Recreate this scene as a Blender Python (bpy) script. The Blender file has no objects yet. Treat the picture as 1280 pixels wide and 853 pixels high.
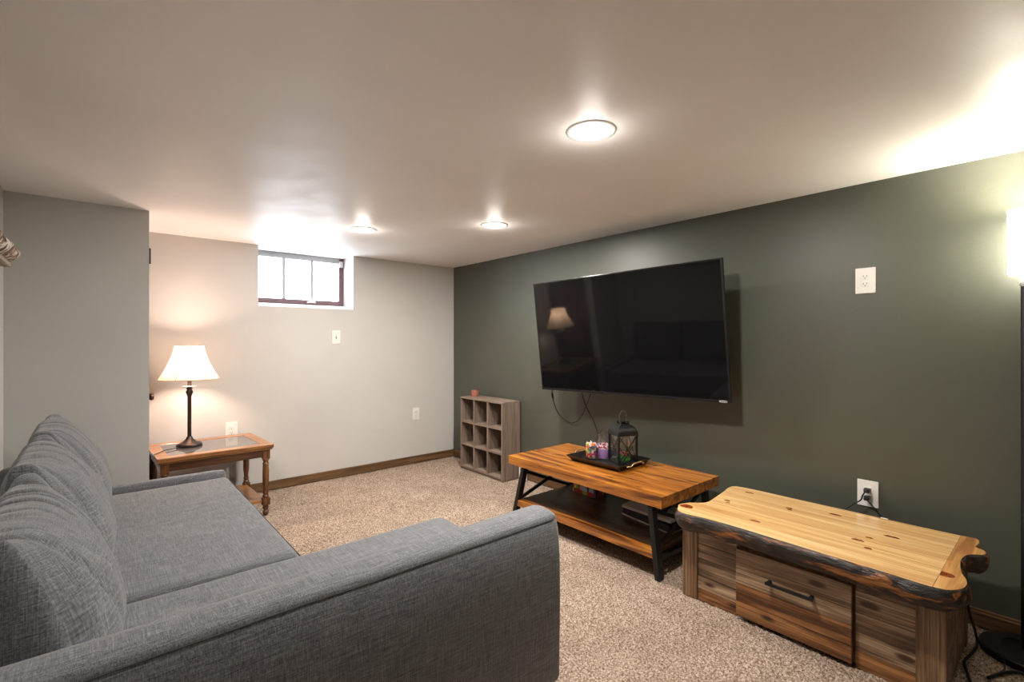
import bpy, bmesh, math, random
import numpy as np
from mathutils import Vector, Matrix, noise
random.seed(7); np.random.seed(7)
SC = bpy.context.scene
PI = math.pi
COL = SC.collection

# ------------------------------------------------------------------ camera, world, light, exposure
cam_d = bpy.data.cameras.new('camera'); cam = bpy.data.objects.new('camera', cam_d); COL.objects.link(cam)
cam_d.sensor_width = 36.0; cam_d.lens = 600.0/1280.0*36.0; cam_d.clip_start = 0.02
cam.location = (0, 0, 1.30); cam.rotation_euler = (math.radians(90), 0, math.radians(-40.7))
SC.camera = cam
SC.view_settings.view_transform = 'Standard'; SC.view_settings.look = 'None'
SC.view_settings.gamma = 1.0; SC.view_settings.use_curve_mapping = False
SC.view_settings.exposure = 0.45
SC.cycles.use_denoising = True; SC.cycles.transparent_max_bounces = 24
SC.cycles.max_bounces = 10; SC.cycles.diffuse_bounces = 6; SC.cycles.sample_clamp_indirect = 6.0
W = bpy.data.worlds.new('daylight'); SC.world = W; W.use_nodes = True
W.node_tree.nodes['Background'].inputs[0].default_value = (0.86, 0.93, 1.0, 1)
W.node_tree.nodes['Background'].inputs[1].default_value = 12.0

ROOM_H = 2.13; XL = -0.40; XR = 3.05; YB = 4.56; YF = -3.20
P_DOWN, P_TABLE, P_FLOOR = 30.0, 27.0, 25.0
COL_DOWN = (1.0, 0.93, 0.85); COL_TABLE = (1.0, 0.74, 0.60); COL_FLOOR = (1.0, 0.96, 0.84)

# ------------------------------------------------------------------ mesh helpers
def obj(name, bm, mat, parent=None, smooth=False, angle=None):
    me = bpy.data.meshes.new(name); bm.normal_update(); bm.to_mesh(me); bm.free()
    if mat: me.materials.append(mat)
    if smooth or angle:
        me.polygons.foreach_set('use_smooth', [True]*len(me.polygons))
    if angle:
        try: me.set_sharp_from_angle(angle=math.radians(angle))
        except Exception: pass
    o = bpy.data.objects.new(name, me); COL.objects.link(o)
    if parent: o.parent = parent
    return o
def tag(o, label=None, cat=None, group=None, kind=None):
    if label: o['label'] = label
    if cat: o['category'] = cat
    if group: o['group'] = group
    if kind: o['kind'] = kind
    return o
def thing(name, label, cat, loc=(0,0,0), rotz=0, group=None):
    o = bpy.data.objects.new(name, None); COL.objects.link(o); o.empty_display_size = .05
    o.location = loc; o.rotation_euler = (0, 0, rotz)
    return tag(o, label, cat, group)
def struct(name, loc=(0,0,0)):
    o = bpy.data.objects.new(name, None); COL.objects.link(o); o.location = loc; o['kind'] = 'structure'; return o
def merge(dst, src):
    me = bpy.data.meshes.new('tmp'); src.to_mesh(me); src.free(); dst.from_mesh(me); bpy.data.meshes.remove(me)
def box(bm, x0, x1, y0, y1, z0, z1, bev=0, seg=2, M=None):
    t = bmesh.new(); bmesh.ops.create_cube(t, size=1)
    for v in t.verts:
        v.co = Vector(((x0+x1)/2+v.co.x*(x1-x0), (y0+y1)/2+v.co.y*(y1-y0), (z0+z1)/2+v.co.z*(z1-z0)))
    if bev: bmesh.ops.bevel(t, geom=t.edges[:], offset=bev, segments=seg, affect='EDGES', profile=.6)
    if M is not None: bmesh.ops.transform(t, matrix=M, verts=t.verts)
    merge(bm, t); return bm
def Box(*a, **k): return box(bmesh.new(), *a, **k)
def bar(bm, p, q, w, h, up=(0,0,1), bev=0):
    p, q = Vector(p), Vector(q); d = q-p; L = d.length; z = d.normalized(); x = Vector(up).cross(z)
    if x.length < 1e-4: x = Vector((1,0,0)).cross(z)
    x.normalize(); y = z.cross(x)
    M = Matrix((( x.x,y.x,z.x,p.x),(x.y,y.y,z.y,p.y),(x.z,y.z,z.z,p.z),(0,0,0,1)))
    return box(bm, -w/2, w/2, -h/2, h/2, 0, L, bev=bev, M=M)
def lathe(bm, prof, seg=32, c=(0,0,0), flute=None, M=None):
    rings = []; cx, cy, cz = c; t = bmesh.new()
    for r, z in prof:
        if r < 1e-5: rings.append([t.verts.new((cx, cy, cz+z))]); continue
        ring = []
        for i in range(seg):
            a = 2*PI*i/seg; rr = r
            if flute and flute[0] < z < flute[1]: rr = r*(1-(.13 if i % 2 else 0))
            ring.append(t.verts.new((cx+rr*math.cos(a), cy+rr*math.sin(a), cz+z)))
        rings.append(ring)
    for A, B in zip(rings, rings[1:]):
        n = max(len(A), len(B))
        for i in range(n):
            j = (i+1) % n
            try:
                if len(A) == 1 and len(B) == 1: continue
                if len(A) == 1: t.faces.new((A[0], B[j], B[i]))
                elif len(B) == 1: t.faces.new((A[i], A[j], B[0]))
                else: t.faces.new((A[i], A[j], B[j], B[i]))
            except ValueError: pass
    bmesh.ops.recalc_face_normals(t, faces=t.faces[:])
    if M is not None: bmesh.ops.transform(t, matrix=M, verts=t.verts)
    merge(bm, t); return bm
def catmull(pts, n=8):
    P = [Vector(p) for p in pts]; P = [P[0]*2-P[1]]+P+[P[-1]*2-P[-2]]; out = []
    for i in range(1, len(P)-2):
        a, b, c, d = P[i-1], P[i], P[i+1], P[i+2]
        for k in range(n):
            t = k/n
            out.append(.5*((2*b)+(c-a)*t+(2*a-5*b+4*c-d)*t*t+(3*b-a-3*c+d)*t**3))
    out.append(P[-2]); return out
def tube(bm, pts, r, seg=8, smooth=8, closed=False):
    P = catmull(pts, smooth) if smooth else [Vector(p) for p in pts]
    rings = []; nrm = None
    for i, p in enumerate(P):
        d = (P[min(i+1, len(P)-1)]-P[max(i-1, 0)]).normalized()
        if nrm is None: nrm = d.orthogonal().normalized()
        nrm = (nrm-d*nrm.dot(d)).normalized(); b = d.cross(nrm)
        rr = r(i/(len(P)-1)) if callable(r) else r
        rings.append([bm.verts.new(p+nrm*math.cos(2*PI*k/seg)*rr+b*math.sin(2*PI*k/seg)*rr) for k in range(seg)])
    for A, B in zip(rings, rings[1:]):
        for k in range(seg): bm.faces.new((A[k], A[(k+1) % seg], B[(k+1) % seg], B[k]))
    bm.faces.new(rings[0][::-1]); bm.faces.new(rings[-1]); return bm
def prism(poly, z0, z1, bm=None):
    bm = bm or bmesh.new()
    a = [bm.verts.new((x, y, z0)) for x, y in poly]; b = [bm.verts.new((x, y, z1)) for x, y in poly]; n = len(poly)
    f1 = bm.faces.new(a[::-1]); f2 = bm.faces.new(b)
    for i in range(n): bm.faces.new((a[i], a[(i+1) % n], b[(i+1) % n], b[i]))
    bmesh.ops.recalc_face_normals(bm, faces=bm.faces[:])
    return bm
def clip(poly, axis, val, keep_less):
    out = []; n = len(poly)
    for i in range(n):
        a, b = poly[i], poly[(i+1) % n]
        ia = (a[axis] <= val) == keep_less; ib = (b[axis] <= val) == keep_less
        if ia: out.append(a)
        if ia != ib:
            t = (val-a[axis])/(b[axis]-a[axis]); out.append((a[0]+(b[0]-a[0])*t, a[1]+(b[1]-a[1])*t))
    return out
def sphere(bm, c, r, s=(1,1,1), sub=2):
    t = bmesh.new(); bmesh.ops.create_icosphere(t, subdivisions=sub, radius=r)
    for v in t.verts: v.co = Vector((c[0]+v.co.x*s[0], c[1]+v.co.y*s[1], c[2]+v.co.z*s[2]))
    merge(bm, t); return bm
def adopt(c, p):
    bpy.context.view_layer.update(); c.parent = p; c.matrix_parent_inverse = p.matrix_world.inverted()
def copy_tree(o, parent=None):
    c = o.copy(); COL.objects.link(c); c.parent = parent
    for ch in [x for x in COL.objects if x.parent == o]: copy_tree(ch, c)
    return c

# ------------------------------------------------------------------ material helpers
def new_mat(name):
    m = bpy.data.materials.new(name); m.use_nodes = True; nt = m.node_tree
    b = nt.nodes['Principled BSDF']; return m, nt, b
def N(nt, t, **k):
    n = nt.nodes.new(t)
    for a, v in k.items():
        if a in n.inputs: n.inputs[a].default_value = v
        else: setattr(n, a, v)
    return n
def L(nt, a, b): nt.links.new(a, b)
def ramp(nt, fac, stops, interp='LINEAR'):
    r = N(nt, 'ShaderNodeValToRGB'); r.color_ramp.interpolation = interp; e = r.color_ramp.elements
    while len(e) < len(stops): e.new(.5)
    for x, (p, c) in zip(e, stops): x.position = p; x.color = (*c, 1) if len(c) == 3 else c
    L(nt, fac, r.inputs[0]); return r.outputs[0]
def coords(nt, scale=(1,1,1), rnd=False, rot=(0,0,0)):
    tc = N(nt, 'ShaderNodeTexCoord'); out = tc.outputs['Object']
    if rnd:
        oi = N(nt, 'ShaderNodeObjectInfo'); vm = N(nt, 'ShaderNodeVectorMath', operation='SCALE')
        cb = N(nt, 'ShaderNodeCombineXYZ'); 
        for i in range(3): L(nt, oi.outputs['Random'], cb.inputs[i])
        L(nt, cb.outputs[0], vm.inputs[0]); vm.inputs['Scale'].default_value = 13.7
        ad = N(nt, 'ShaderNodeVectorMath', operation='ADD'); L(nt, out, ad.inputs[0]); L(nt, vm.outputs[0], ad.inputs[1]); out = ad.outputs[0]
    mp = N(nt, 'ShaderNodeMapping'); mp.inputs['Scale'].default_value = scale; mp.inputs['Rotation'].default_value = rot
    L(nt, out, mp.inputs[0]); return mp.outputs[0]
def noise_(nt, vec, scale, detail=3, rough=.55, dist=0):
    n = N(nt, 'ShaderNodeTexNoise'); L(nt, vec, n.inputs['Vector'])
    n.inputs['Scale'].default_value = scale; n.inputs['Detail'].default_value = detail
    n.inputs['Roughness'].default_value = rough; n.inputs['Distortion'].default_value = dist; return n.outputs[0]
def mix(nt, fac, a, b, mode='MIX'):
    m = N(nt, 'ShaderNodeMix', data_type='RGBA', blend_type=mode)
    for s, v in ((0, fac), (6, a), (7, b)):
        if isinstance(v, (int, float)): m.inputs[s].default_value = v
        elif isinstance(v, tuple): m.inputs[s].default_value = (*v, 1)
        else: L(nt, v, m.inputs[s])
    return m.outputs[2]
def bump(nt, b, h, strength=.2, dist=.002):
    n = N(nt, 'ShaderNodeBump'); n.inputs['Strength'].default_value = strength; n.inputs['Distance'].default_value = dist
    L(nt, h, n.inputs['Height']); L(nt, n.outputs[0], b.inputs['Normal'])
def plain(name, col, rough=.5, metal=0, spec=.5, var=0.06, bs=0):
    m, nt, b = new_mat(name)
    v = coords(nt); n = noise_(nt, v, 40, 3)
    c = ramp(nt, n, [(.3, tuple(x*(1-var) for x in col)), (.7, tuple(min(1, x*(1+var)) for x in col))])
    L(nt, c, b.inputs['Base Color']); b.inputs['Roughness'].default_value = rough
    b.inputs['Metallic'].default_value = metal; b.inputs['Specular IOR Level'].default_value = spec
    if bs: bump(nt, b, noise_(nt, v, 300, 2), bs, .001)
    return m
def paint(name, col, rough=.5, bscale=120, bstr=.12, var=.04, rvar=0, spec=.5):
    m, nt, b = new_mat(name); v = coords(nt)
    big = noise_(nt, v, 1.7, 4)
    c = ramp(nt, big, [(.3, tuple(x*(1-var) for x in col)), (.7, tuple(x*(1+var) for x in col))])
    L(nt, c, b.inputs['Base Color']); b.inputs['Specular IOR Level'].default_value = spec
    if rvar:
        rn = noise_(nt, coords(nt, (1, 1, 1)), 5, 6, .65)
        rr = N(nt, 'ShaderNodeMapRange'); L(nt, rn, rr.inputs[0])
        rr.inputs[1].default_value = .35; rr.inputs[2].default_value = .65
        rr.inputs[3].default_value = rough-rvar; rr.inputs[4].default_value = rough+rvar
        L(nt, rr.outputs[0], b.inputs['Roughness'])
    else: b.inputs['Roughness'].default_value = rough
    a = N(nt, 'ShaderNodeMath', operation='ADD'); L(nt, noise_(nt, v, bscale, 2), a.inputs[0]); L(nt, noise_(nt, v, 9, 4), a.inputs[1])
    bump(nt, b, a.outputs[0], bstr, .002); return m
def wood(name, dark, mid, light, axis='Y', rough=.4, grain=1.0, knots=0.0, knotcol=(.12,.03,.01), bstr=.15, coat=0, streak=.5, contrast=(.3,.5,.72), rnd=True):
    m, nt, b = new_mat(name)
    ix = 'XYZ'.index(axis); s1 = [11*grain]*3; s1[ix] = .9*grain; s2 = [150*grain]*3; s2[ix] = 2.4*grain
    v1 = coords(nt, tuple(s1), rnd); v2 = coords(nt, tuple(s2), rnd)
    n1 = noise_(nt, v1, 1.3, 5, .6, 1.2); n2 = noise_(nt, v2, 1.0, 3, .6)
    c = ramp(nt, n1, [(contrast[0], dark), (contrast[1], mid), (contrast[2], light)])
    st = ramp(nt, n2, [(.35, (1-streak,)*3), (.6, (1, 1, 1))])
    c = mix(nt, 1.0, c, st, 'MULTIPLY')
    if knots:
        s3 = [13.0]*3; s3[ix] = 5.0
        vo = N(nt, 'ShaderNodeTexVoronoi'); L(nt, coords(nt, tuple(s3), rnd), vo.inputs['Vector']); vo.inputs['Scale'].default_value = 1.0
        k = ramp(nt, vo.outputs['Distance'], [(knots*.55, (1, 1, 1)), (knots, (0, 0, 0))])
        c = mix(nt, k, c, knotcol)
    L(nt, c, b.inputs['Base Color']); b.inputs['Roughness'].default_value = rough
    b.inputs['Coat Weight'].default_value = coat; b.inputs['Coat Roughness'].default_value = .15
    bump(nt, b, n2, bstr, .001); return m
def emit(name, col, s):
    m, nt, b = new_mat(name); b.inputs['Base Color'].default_value = (*col, 1)
    b.inputs['Emission Color'].default_value = (*col, 1); b.inputs['Emission Strength'].default_value = s; return m
def glass(name, tint=(1,1,1), gloss=.08, rough=.02):
    m, nt, b = new_mat(name); nt.nodes.remove(b); out = nt.nodes['Material Output']
    t = N(nt, 'ShaderNodeBsdfTransparent'); t.inputs[0].default_value = (*tint, 1)
    g = N(nt, 'ShaderNodeBsdfGlossy'); g.inputs['Roughness'].default_value = rough
    lw = N(nt, 'ShaderNodeLayerWeight'); lw.inputs[0].default_value = .5
    pw = N(nt, 'ShaderNodeMath', operation='POWER'); L(nt, lw.outputs['Facing'], pw.inputs[0]); pw.inputs[1].default_value = 4.0
    fr = N(nt, 'ShaderNodeMapRange'); L(nt, pw.outputs[0], fr.inputs[0]); fr.inputs[3].default_value = gloss*.55; fr.inputs[4].default_value = .75
    ms = N(nt, 'ShaderNodeMixShader'); L(nt, fr.outputs[0], ms.inputs[0]); L(nt, t.outputs[0], ms.inputs[1]); L(nt, g.outputs[0], ms.inputs[2])
    L(nt, ms.outputs[0], out.inputs[0]); return m

M = {}
M['grey_wall'] = paint('pale_grey_wall_paint', (.56, .55, .53), .6, 130, .1)
M['grey_wall2'] = paint('grey_closet_wall_paint', (.50, .505, .485), .55, 130, .1)
M['green_wall'] = paint('dark_green_wall_paint', (.073, .077, .059), .42, 110, .22, .05)
M['ceiling'] = paint('ceiling_paint', (.90, .875, .855), .46, 150, .12, .03, .05)
M['white'] = plain('white_paint', (.80, .80, .78), .4, var=.02)
M['white_plastic'] = plain('white_plastic', (.78, .77, .74), .35, var=.02)
M['slot'] = plain('dark_slot', (.03, .03, .03), .6)
M['black_metal'] = plain('black_powder_metal', (.012, .012, .013), .42, .3, bs=.1)
M['black_plastic'] = plain('black_plastic', (.012, .012, .012), .35)
M['cord'] = plain('black_cord_rubber', (.008, .008, .008), .5)
M['bronze'] = plain('bronze_metal', (.055, .038, .034), .35, .6)
M['base_wood'] = wood('baseboard_wood', (.07, .035, .014), (.16, .085, .035), (.26, .15, .07), 'Y', .45, streak=.45)
M['base_wood_x'] = wood('baseboard_wood_across', (.07, .035, .014), (.16, .085, .035), (.26, .15, .07), 'X', .45, streak=.45)
M['door'] = wood('dark_door_wood', (.03, .012, .006), (.07, .028, .012), (.11, .045, .02), 'Z', .35)
M['oak'] = wood('oak_table', (.16, .055, .015), (.36, .15, .045), (.52, .25, .09), 'X', .32, 1.6, streak=.4, coat=.4)
M['oak_dark'] = wood('oak_table_turned', (.025, .008, .003), (.13, .045, .013), (.36, .15, .045), 'Z', .35, 1.6, streak=.5, coat=.3)
M['oak_apron'] = wood('oak_apron', (.03, .010, .004), (.11, .04, .013), (.24, .10, .035), 'X', .35, 1.6, streak=.5, coat=.3)
M['orange_wood'] = wood('amber_stained_pine', (.12, .032, .004), (.40, .13, .016), (.62, .24, .036), 'Y', .30, 1.2, knots=.15, knotcol=(.10, .03, .008), streak=.42, coat=.5, contrast=(.36, .48, .62))
M['orange_wood_x'] = wood('amber_stained_pine_end', (.10, .025, .005), (.24, .07, .012), (.36, .12, .02), 'X', .30, 1.0, streak=.4, coat=.5)
M['shelf_dark'] = wood('dark_stained_pine', (.02, .009, .004), (.06, .026, .010), (.13, .055, .018), 'Y', .35, 1.0, streak=.45, coat=.3)
M['grey_oak'] = wood('grey_washed_oak', (.15, .10, .075), (.245, .18, .14), (.33, .26, .21), 'Z', .55, 1.5, streak=.35)
M['grey_oak_y'] = wood('grey_washed_oak_flat', (.17, .115, .085), (.27, .20, .155), (.36, .28, .225), 'Y', .55, 1.5, streak=.35)
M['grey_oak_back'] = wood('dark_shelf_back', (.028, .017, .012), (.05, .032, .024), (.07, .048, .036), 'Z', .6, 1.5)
M['pine'] = wood('varnished_pine', (.56, .29, .095), (.78, .49, .20), (.90, .66, .34), 'Y', .22, .8, knots=.0, knotcol=(.22, .05, .008), streak=.16, coat=.6, bstr=.04)
M['pine_x'] = wood('varnished_pine_end_board', (.33, .13, .03), (.64, .33, .10), (.80, .50, .20), 'X', .22, .8, streak=.2, coat=.6, bstr=.04)
M['brown_board'] = wood('grey_brown_stained_board', (.10, .056, .03), (.32, .20, .118), (.52, .37, .24), 'Y', .42, 1.1, knots=.22, knotcol=(.05, .018, .007), streak=.62, coat=.15, contrast=(.38, .5, .62), bstr=.4)
M['rust_board'] = wood('rust_brown_stained_board', (.10, .034, .010), (.30, .125, .042), (.46, .22, .08), 'Y', .40, 1.1, knots=.22, knotcol=(.04, .012, .004), streak=.58, coat=.15, contrast=(.38, .5, .62), bstr=.4)
M['post_board'] = wood('brown_stained_post', (.07, .033, .014), (.22, .12, .058), (.36, .225, .125), 'Z', .42, 1.1, knots=.10, knotcol=(.20, .09, .03), streak=.65, coat=.15, contrast=(.38, .5, .62), bstr=.4)
M['glass'] = glass('clear_glass'); M['window_glass'] = glass('window_glass', (.96, .98, 1.0))
M['jar_glass'] = glass('jar_glass', (.985, .99, .99), .10)
m, nt, b = new_mat('tinted_table_glass'); b.inputs['Base Color'].default_value = (.10, .095, .09, 1); b.inputs['Roughness'].default_value = .06; b.inputs['IOR'].default_value = 1.9
M['table_glass'] = m
m, nt, b = new_mat('tv_screen'); b.inputs['Base Color'].default_value = (.0035, .0035, .004, 1); b.inputs['Roughness'].default_value = .05; b.inputs['IOR'].default_value = 1.31
M['screen'] = m
M['silver'] = plain('silver_plastic', (.55, .55, .55), .3, .6)
M['copper'] = plain('copper_pink_candle_tin', (.42, .17, .12), .4, .2)

# carpet
m, nt, b = new_mat('beige_carpet'); v = coords(nt)
c = ramp(nt, noise_(nt, v, 125, 3, .75), [(.36, (.14, .088, .058)), (.5, (.38, .285, .22)), (.62, (.71, .59, .485))])
c2 = ramp(nt, noise_(nt, v, 3.2, 3, .6, 1.0), [(.35, (.84, .82, .80)), (.62, (1, 1, 1))])
L(nt, mix(nt, 1.0, c, c2, 'MULTIPLY'), b.inputs['Base Color']); b.inputs['Roughness'].default_value = .95; b.inputs['Specular IOR Level'].default_value = .1
bump(nt, b, noise_(nt, v, 230, 3, .7), .8, .008); M['carpet'] = m
# linen
def linen(name, k=.82, uv=False):
    m, nt, b = new_mat(name)
    ths = []
    for sc in ((14, 420, 1), (420, 14, 1), (200, 200, 1)) if uv else ((14, 420, 420), (420, 14, 420), (420, 420, 14)):
        if uv:
            um = N(nt, 'ShaderNodeUVMap'); um.uv_map = 'thread'; mp = N(nt, 'ShaderNodeMapping'); mp.inputs['Scale'].default_value = sc
            L(nt, um.outputs[0], mp.inputs[0]); ths.append(noise_(nt, mp.outputs[0], 1.0, 3, .6))
        else: ths.append(noise_(nt, coords(nt, sc), 1.0, 3, .6))
    a = N(nt, 'ShaderNodeMath', operation='ADD'); L(nt, ths[0], a.inputs[0]); L(nt, ths[1], a.inputs[1])
    a2 = N(nt, 'ShaderNodeMath', operation='ADD'); L(nt, a.outputs[0], a2.inputs[0]); L(nt, ths[2], a2.inputs[1])
    d = N(nt, 'ShaderNodeMath', operation='DIVIDE'); L(nt, a2.outputs[0], d.inputs[0]); d.inputs[1].default_value = 3
    c = ramp(nt, d.outputs[0], [(.40, (.07*k, .074*k, .085*k)), (.5, (.17*k, .176*k, .192*k)), (.60, (.31*k, .32*k, .345*k))])
    L(nt, c, b.inputs['Base Color']); b.inputs['Roughness'].default_value = .9; b.inputs['Specular IOR Level'].default_value = .15
    b.inputs['Sheen Weight'].default_value = .25; b.inputs['Sheen Roughness'].default_value = .5
    bump(nt, b, d.outputs[0], .35, .0015); return m
M['linen'] = linen('grey_linen_upholstery'); M['linen_uv'] = linen('grey_linen_cushion_cover', .82, True)
M['piping'] = plain('dark_grey_piping', (.05, .052, .058), .9)
# bark
m, nt, b = new_mat('varnished_bark'); v = coords(nt, (14, 4, 20))
c = ramp(nt, noise_(nt, v, 1.0, 6, .65, 1.0), [(.44, (.010, .007, .006)), (.54, (.03, .018, .012)), (.58, (.20, .065, .012)), (.66, (.46, .20, .05))])
g = ramp(nt, noise_(nt, coords(nt, (9, 9, 9)), 1.0, 5), [(.64, (0, 0, 0)), (.70, (1, 1, 1))])
L(nt, mix(nt, g, c, (.07, .066, .068)), b.inputs['Base Color']); b.inputs['Roughness'].default_value = .42; b.inputs['Coat Weight'].default_value = .12
bump(nt, b, noise_(nt, coords(nt, (30, 10, 40)), 1.0, 5, .7), .8, .012); M['bark'] = m
m, nt, b = new_mat('birch_bark'); v = coords(nt, (22, 22, 14))
c = ramp(nt, noise_(nt, v, 1.0, 4, .6, 1.5), [(.36, (.03, .015, .008)), (.46, (.17, .075, .03)), (.54, (.42, .30, .20)), (.60, (.70, .66, .60))])
L(nt, c, b.inputs['Base Color']); b.inputs['Roughness'].default_value = .75; bump(nt, b, noise_(nt, v, 2.0, 4), .9, .01); M['birch'] = m
# lamp shade (translucent cloth)
def shade_mat(name, col, tr):
    m, nt, b = new_mat(name); out = nt.nodes['Material Output']
    t = N(nt, 'ShaderNodeBsdfTranslucent'); t.inputs[0].default_value = (*tr, 1)
    b.inputs['Base Color'].default_value = (*col, 1); b.inputs['Roughness'].default_value = .8
    v = coords(nt, (1, 1, 1)); bump(nt, b, noise_(nt, v, 300, 2), .3, .001)
    ms = N(nt, 'ShaderNodeMixShader'); ms.inputs[0].default_value = .38
    L(nt, b.outputs[0], ms.inputs[1]); L(nt, t.outputs[0], ms.inputs[2]); L(nt, ms.outputs[0], out.inputs[0]); return m
M['shade'] = shade_mat('cream_shade_cloth', (.80, .68, .52), (.90, .74, .56))
M['shade_trim'] = plain('tan_shade_trim', (.40, .22, .12), .7)

# ------------------------------------------------------------------ structure
def setk(o): o['kind'] = 'structure'; return o
setk(obj('ceiling', Box(XL-.12, XR+.12, YF-.12, YB+.45, ROOM_H, ROOM_H+.1), M['ceiling']))
# floor: thick slab with displaced carpet pile in view
fl = struct('floor')
obj('subfloor', Box(XL-.12, XR+.12, YF-.12, YB+.45, -.12, -.012), M['carpet'], fl)
nx, ny = 400, 620; x0, x1, y0, y1 = XL, XR, -.35, YB
xs = np.linspace(x0, x1, nx); ys = np.linspace(y0, y1, ny); gx, gy = np.meshgrid(xs, ys)
h = np.random.rand(ny, nx)*.009-.009
h += .002*np.sin(gx*5+2*np.sin(gy*3))*np.cos(gy*6+gx*2)-.002
co = np.stack([gx+np.random.uniform(-.003, .003, gx.shape), gy+np.random.uniform(-.003, .003, gx.shape), h], -1).reshape(-1, 3)
i = np.arange(nx*ny).reshape(ny, nx)
fc = np.stack([i[:-1, :-1], i[:-1, 1:], i[1:, 1:], i[1:, :-1]], -1).reshape(-1, 4)
me = bpy.data.meshes.new('carpet_pile'); me.vertices.add(len(co)); me.vertices.foreach_set('co', co.ravel())
me.loops.add(fc.size); me.loops.foreach_set('vertex_index', fc.ravel().astype('i4'))
me.polygons.add(len(fc)); me.polygons.foreach_set('loop_start', np.arange(0, fc.size, 4, dtype='i4')); me.polygons.foreach_set('loop_total', np.full(len(fc), 4, dtype='i4'))
me.update(calc_edges=True); me.validate(); me.materials.append(M['carpet'])
o = bpy.data.objects.new('carpet_pile', me); COL.objects.link(o); o.parent = fl; o['kind'] = 'stuff'
obj('carpet_back', Box(XL, XR, YF, -.35, -.02, -.003), M['carpet'], fl)

WX0, WX1, WS = 1.04, 1.88, 1.606
bm = bmesh.new()
box(bm, .242, WX0, YB, YB+.25, 0, ROOM_H); box(bm, WX1, XR+.12, YB, YB+.25, 0, ROOM_H); box(bm, WX0, WX1, YB, YB+.25, 0, WS-.004)
box(bm, .242, XR+.12, YB+.25, YB+.35, 0, WS+.03); box(bm, .1, WX0, YB+.25, YB+.35, WS+.03, ROOM_H); box(bm, WX1, XR+.12, YB+.25, YB+.35, WS+.03, ROOM_H)
setk(obj('wall_back', bm, M['grey_wall']))
bm = bmesh.new()
vs = [bm.verts.new(p) for p in ((WX0, YB-.001, WS-.003), (WX1, YB-.001, WS-.003), (WX1, YB-.001, WS), (WX0, YB-.001, WS), (WX0, YB+.27, WS-.003), (WX1, YB+.27, WS-.003), (WX1, YB+.27, WS+.05), (WX0, YB+.27, WS+.05))]
for f in ((0,1,2,3), (5,4,7,6), (3,2,6,7), (1,0,4,5), (0,3,7,4), (2,1,5,6)): bm.faces.new([vs[k] for k in f])
setk(obj('trim_1', bm, M['white']))
setk(obj('wall_right', Box(XR, XR+.12, YF-.12, YB+.3, -.01, ROOM_H), M['green_wall']))
setk(obj('wall_left', Box(XL-.12, XL, YF-.12, 3.83, -.01, ROOM_H), M['grey_wall']))
setk(obj('wall_front', Box(XL-.12, XR+.12, YF-.12, YF, -.01, ROOM_H), M['green_wall']))  # unseen wall; dark colour and setback chosen to cut bounce from behind the camera
bm = Box(XL-.12, .242, 3.83, 3.93, -.01, ROOM_H); box(bm, XL-.12, .205, 3.93, YB+.35, -.01, ROOM_H); box(bm, .205, .242, 3.93, YB+.25, 2.0, ROOM_H)
setk(obj('wall_closet', bm, M['grey_wall2']))
bm = Box(.25, XR, YB-.014, YB, 0, .076, .003); box(bm, .25, XR, YB-.017, YB, .060, .068, .002)
setk(obj('baseboard_back', bm, M['base_wood_x']))
bm = Box(XR-.014, XR, YF, YB-.014, 0, .078, .003); box(bm, XR-.018, XR, YF, YB-.017, .058, .067, .002)
setk(obj('baseboard_right', bm, M['base_wood']))
setk(obj('baseboard_left', Box(XL, XL+.014, YF, 3.83, 0, .078, .003), M['base_wood']))
# closet door (faces the alcove)
d = struct('door_1', (.242, 0, 0))
obj('door_panel', Box(-.036, -.004, 3.945, 4.53, .01, 2.0, .002), M['door'], d)
for z0, z1 in ((.15, .85), (1.0, 1.88)): obj('raised_panel', Box(-.008, .002, 4.03, 4.44, z0, z1, .004), M['door'], d)
for z in (.25, 1.80):
    obj('hinge', lathe(bmesh.new(), [(0, 0), (.0075, 0), (.0075, .1), (0, .1)], 12, (.005, 3.885, z)), M['black_metal'], d)
kn = obj('door_knob', lathe(bmesh.new(), [(0, 0), (.026, 0), (.026, .008), (.012, .012), (.010, .035), (.022, .045), (.028, .058), (.022, .070), (0, .075)], 20,
    M=Matrix.Translation((-.004, 4.46, .885)) @ Matrix.Rotation(PI/2, 4, 'Y')), M['bronze'], d, angle=50)
# window
w = struct('window_1', (0, YB+.25, 0)); ZB, ZT = WS+.05, ROOM_H
M['sash'] = plain('dark_mauve_brown_sash', (.14, .075, .085), .5)
M['sash_grey'] = plain('grey_window_header', (.35, .35, .36), .5)
bm = Box(WX0, WX1, 0, .05, ZB, ZB+.042, .003); box(bm, WX1-.045, WX1, .0, .05, ZB+.04, ZT); box(bm, WX0, WX0+.035, 0, .05, ZB+.04, ZT)
obj('window_frame', bm, M['sash'], w)
obj('window_header', Box(WX0+.03, WX1-.04, 0, .05, ZT-.052, ZT), M['sash_grey'], w)
for x in (1.316, 1.572): obj('mullion', Box(x-.012, x+.012, .008, .042, ZB+.04, ZT-.05), M['sash_grey'], w)
for a, c in ((WX0+.03, 1.31), (1.322, 1.566), (1.578, WX1-.042)): obj('pane', Box(a, c, .023, .027, ZB+.035, ZT-.045), M['window_glass'], w)
bm = Box(1.52, 1.60, -.018, .0, ZB+.012, ZB+.028, .002); box(bm, 1.545, 1.565, -.045, -.01, ZB+.018, ZB+.05, .004); box(bm, 1.575, 1.59, -.03, -.01, ZB+.02, ZB+.065, .004)
obj('window_latch', bm, M['white_plastic'], w)
obj('sash_catch', Box(WX1-.05, WX1-.012, -.025, .0, ZT-.09, ZT-.03, .004), M['silver'], w)

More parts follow.
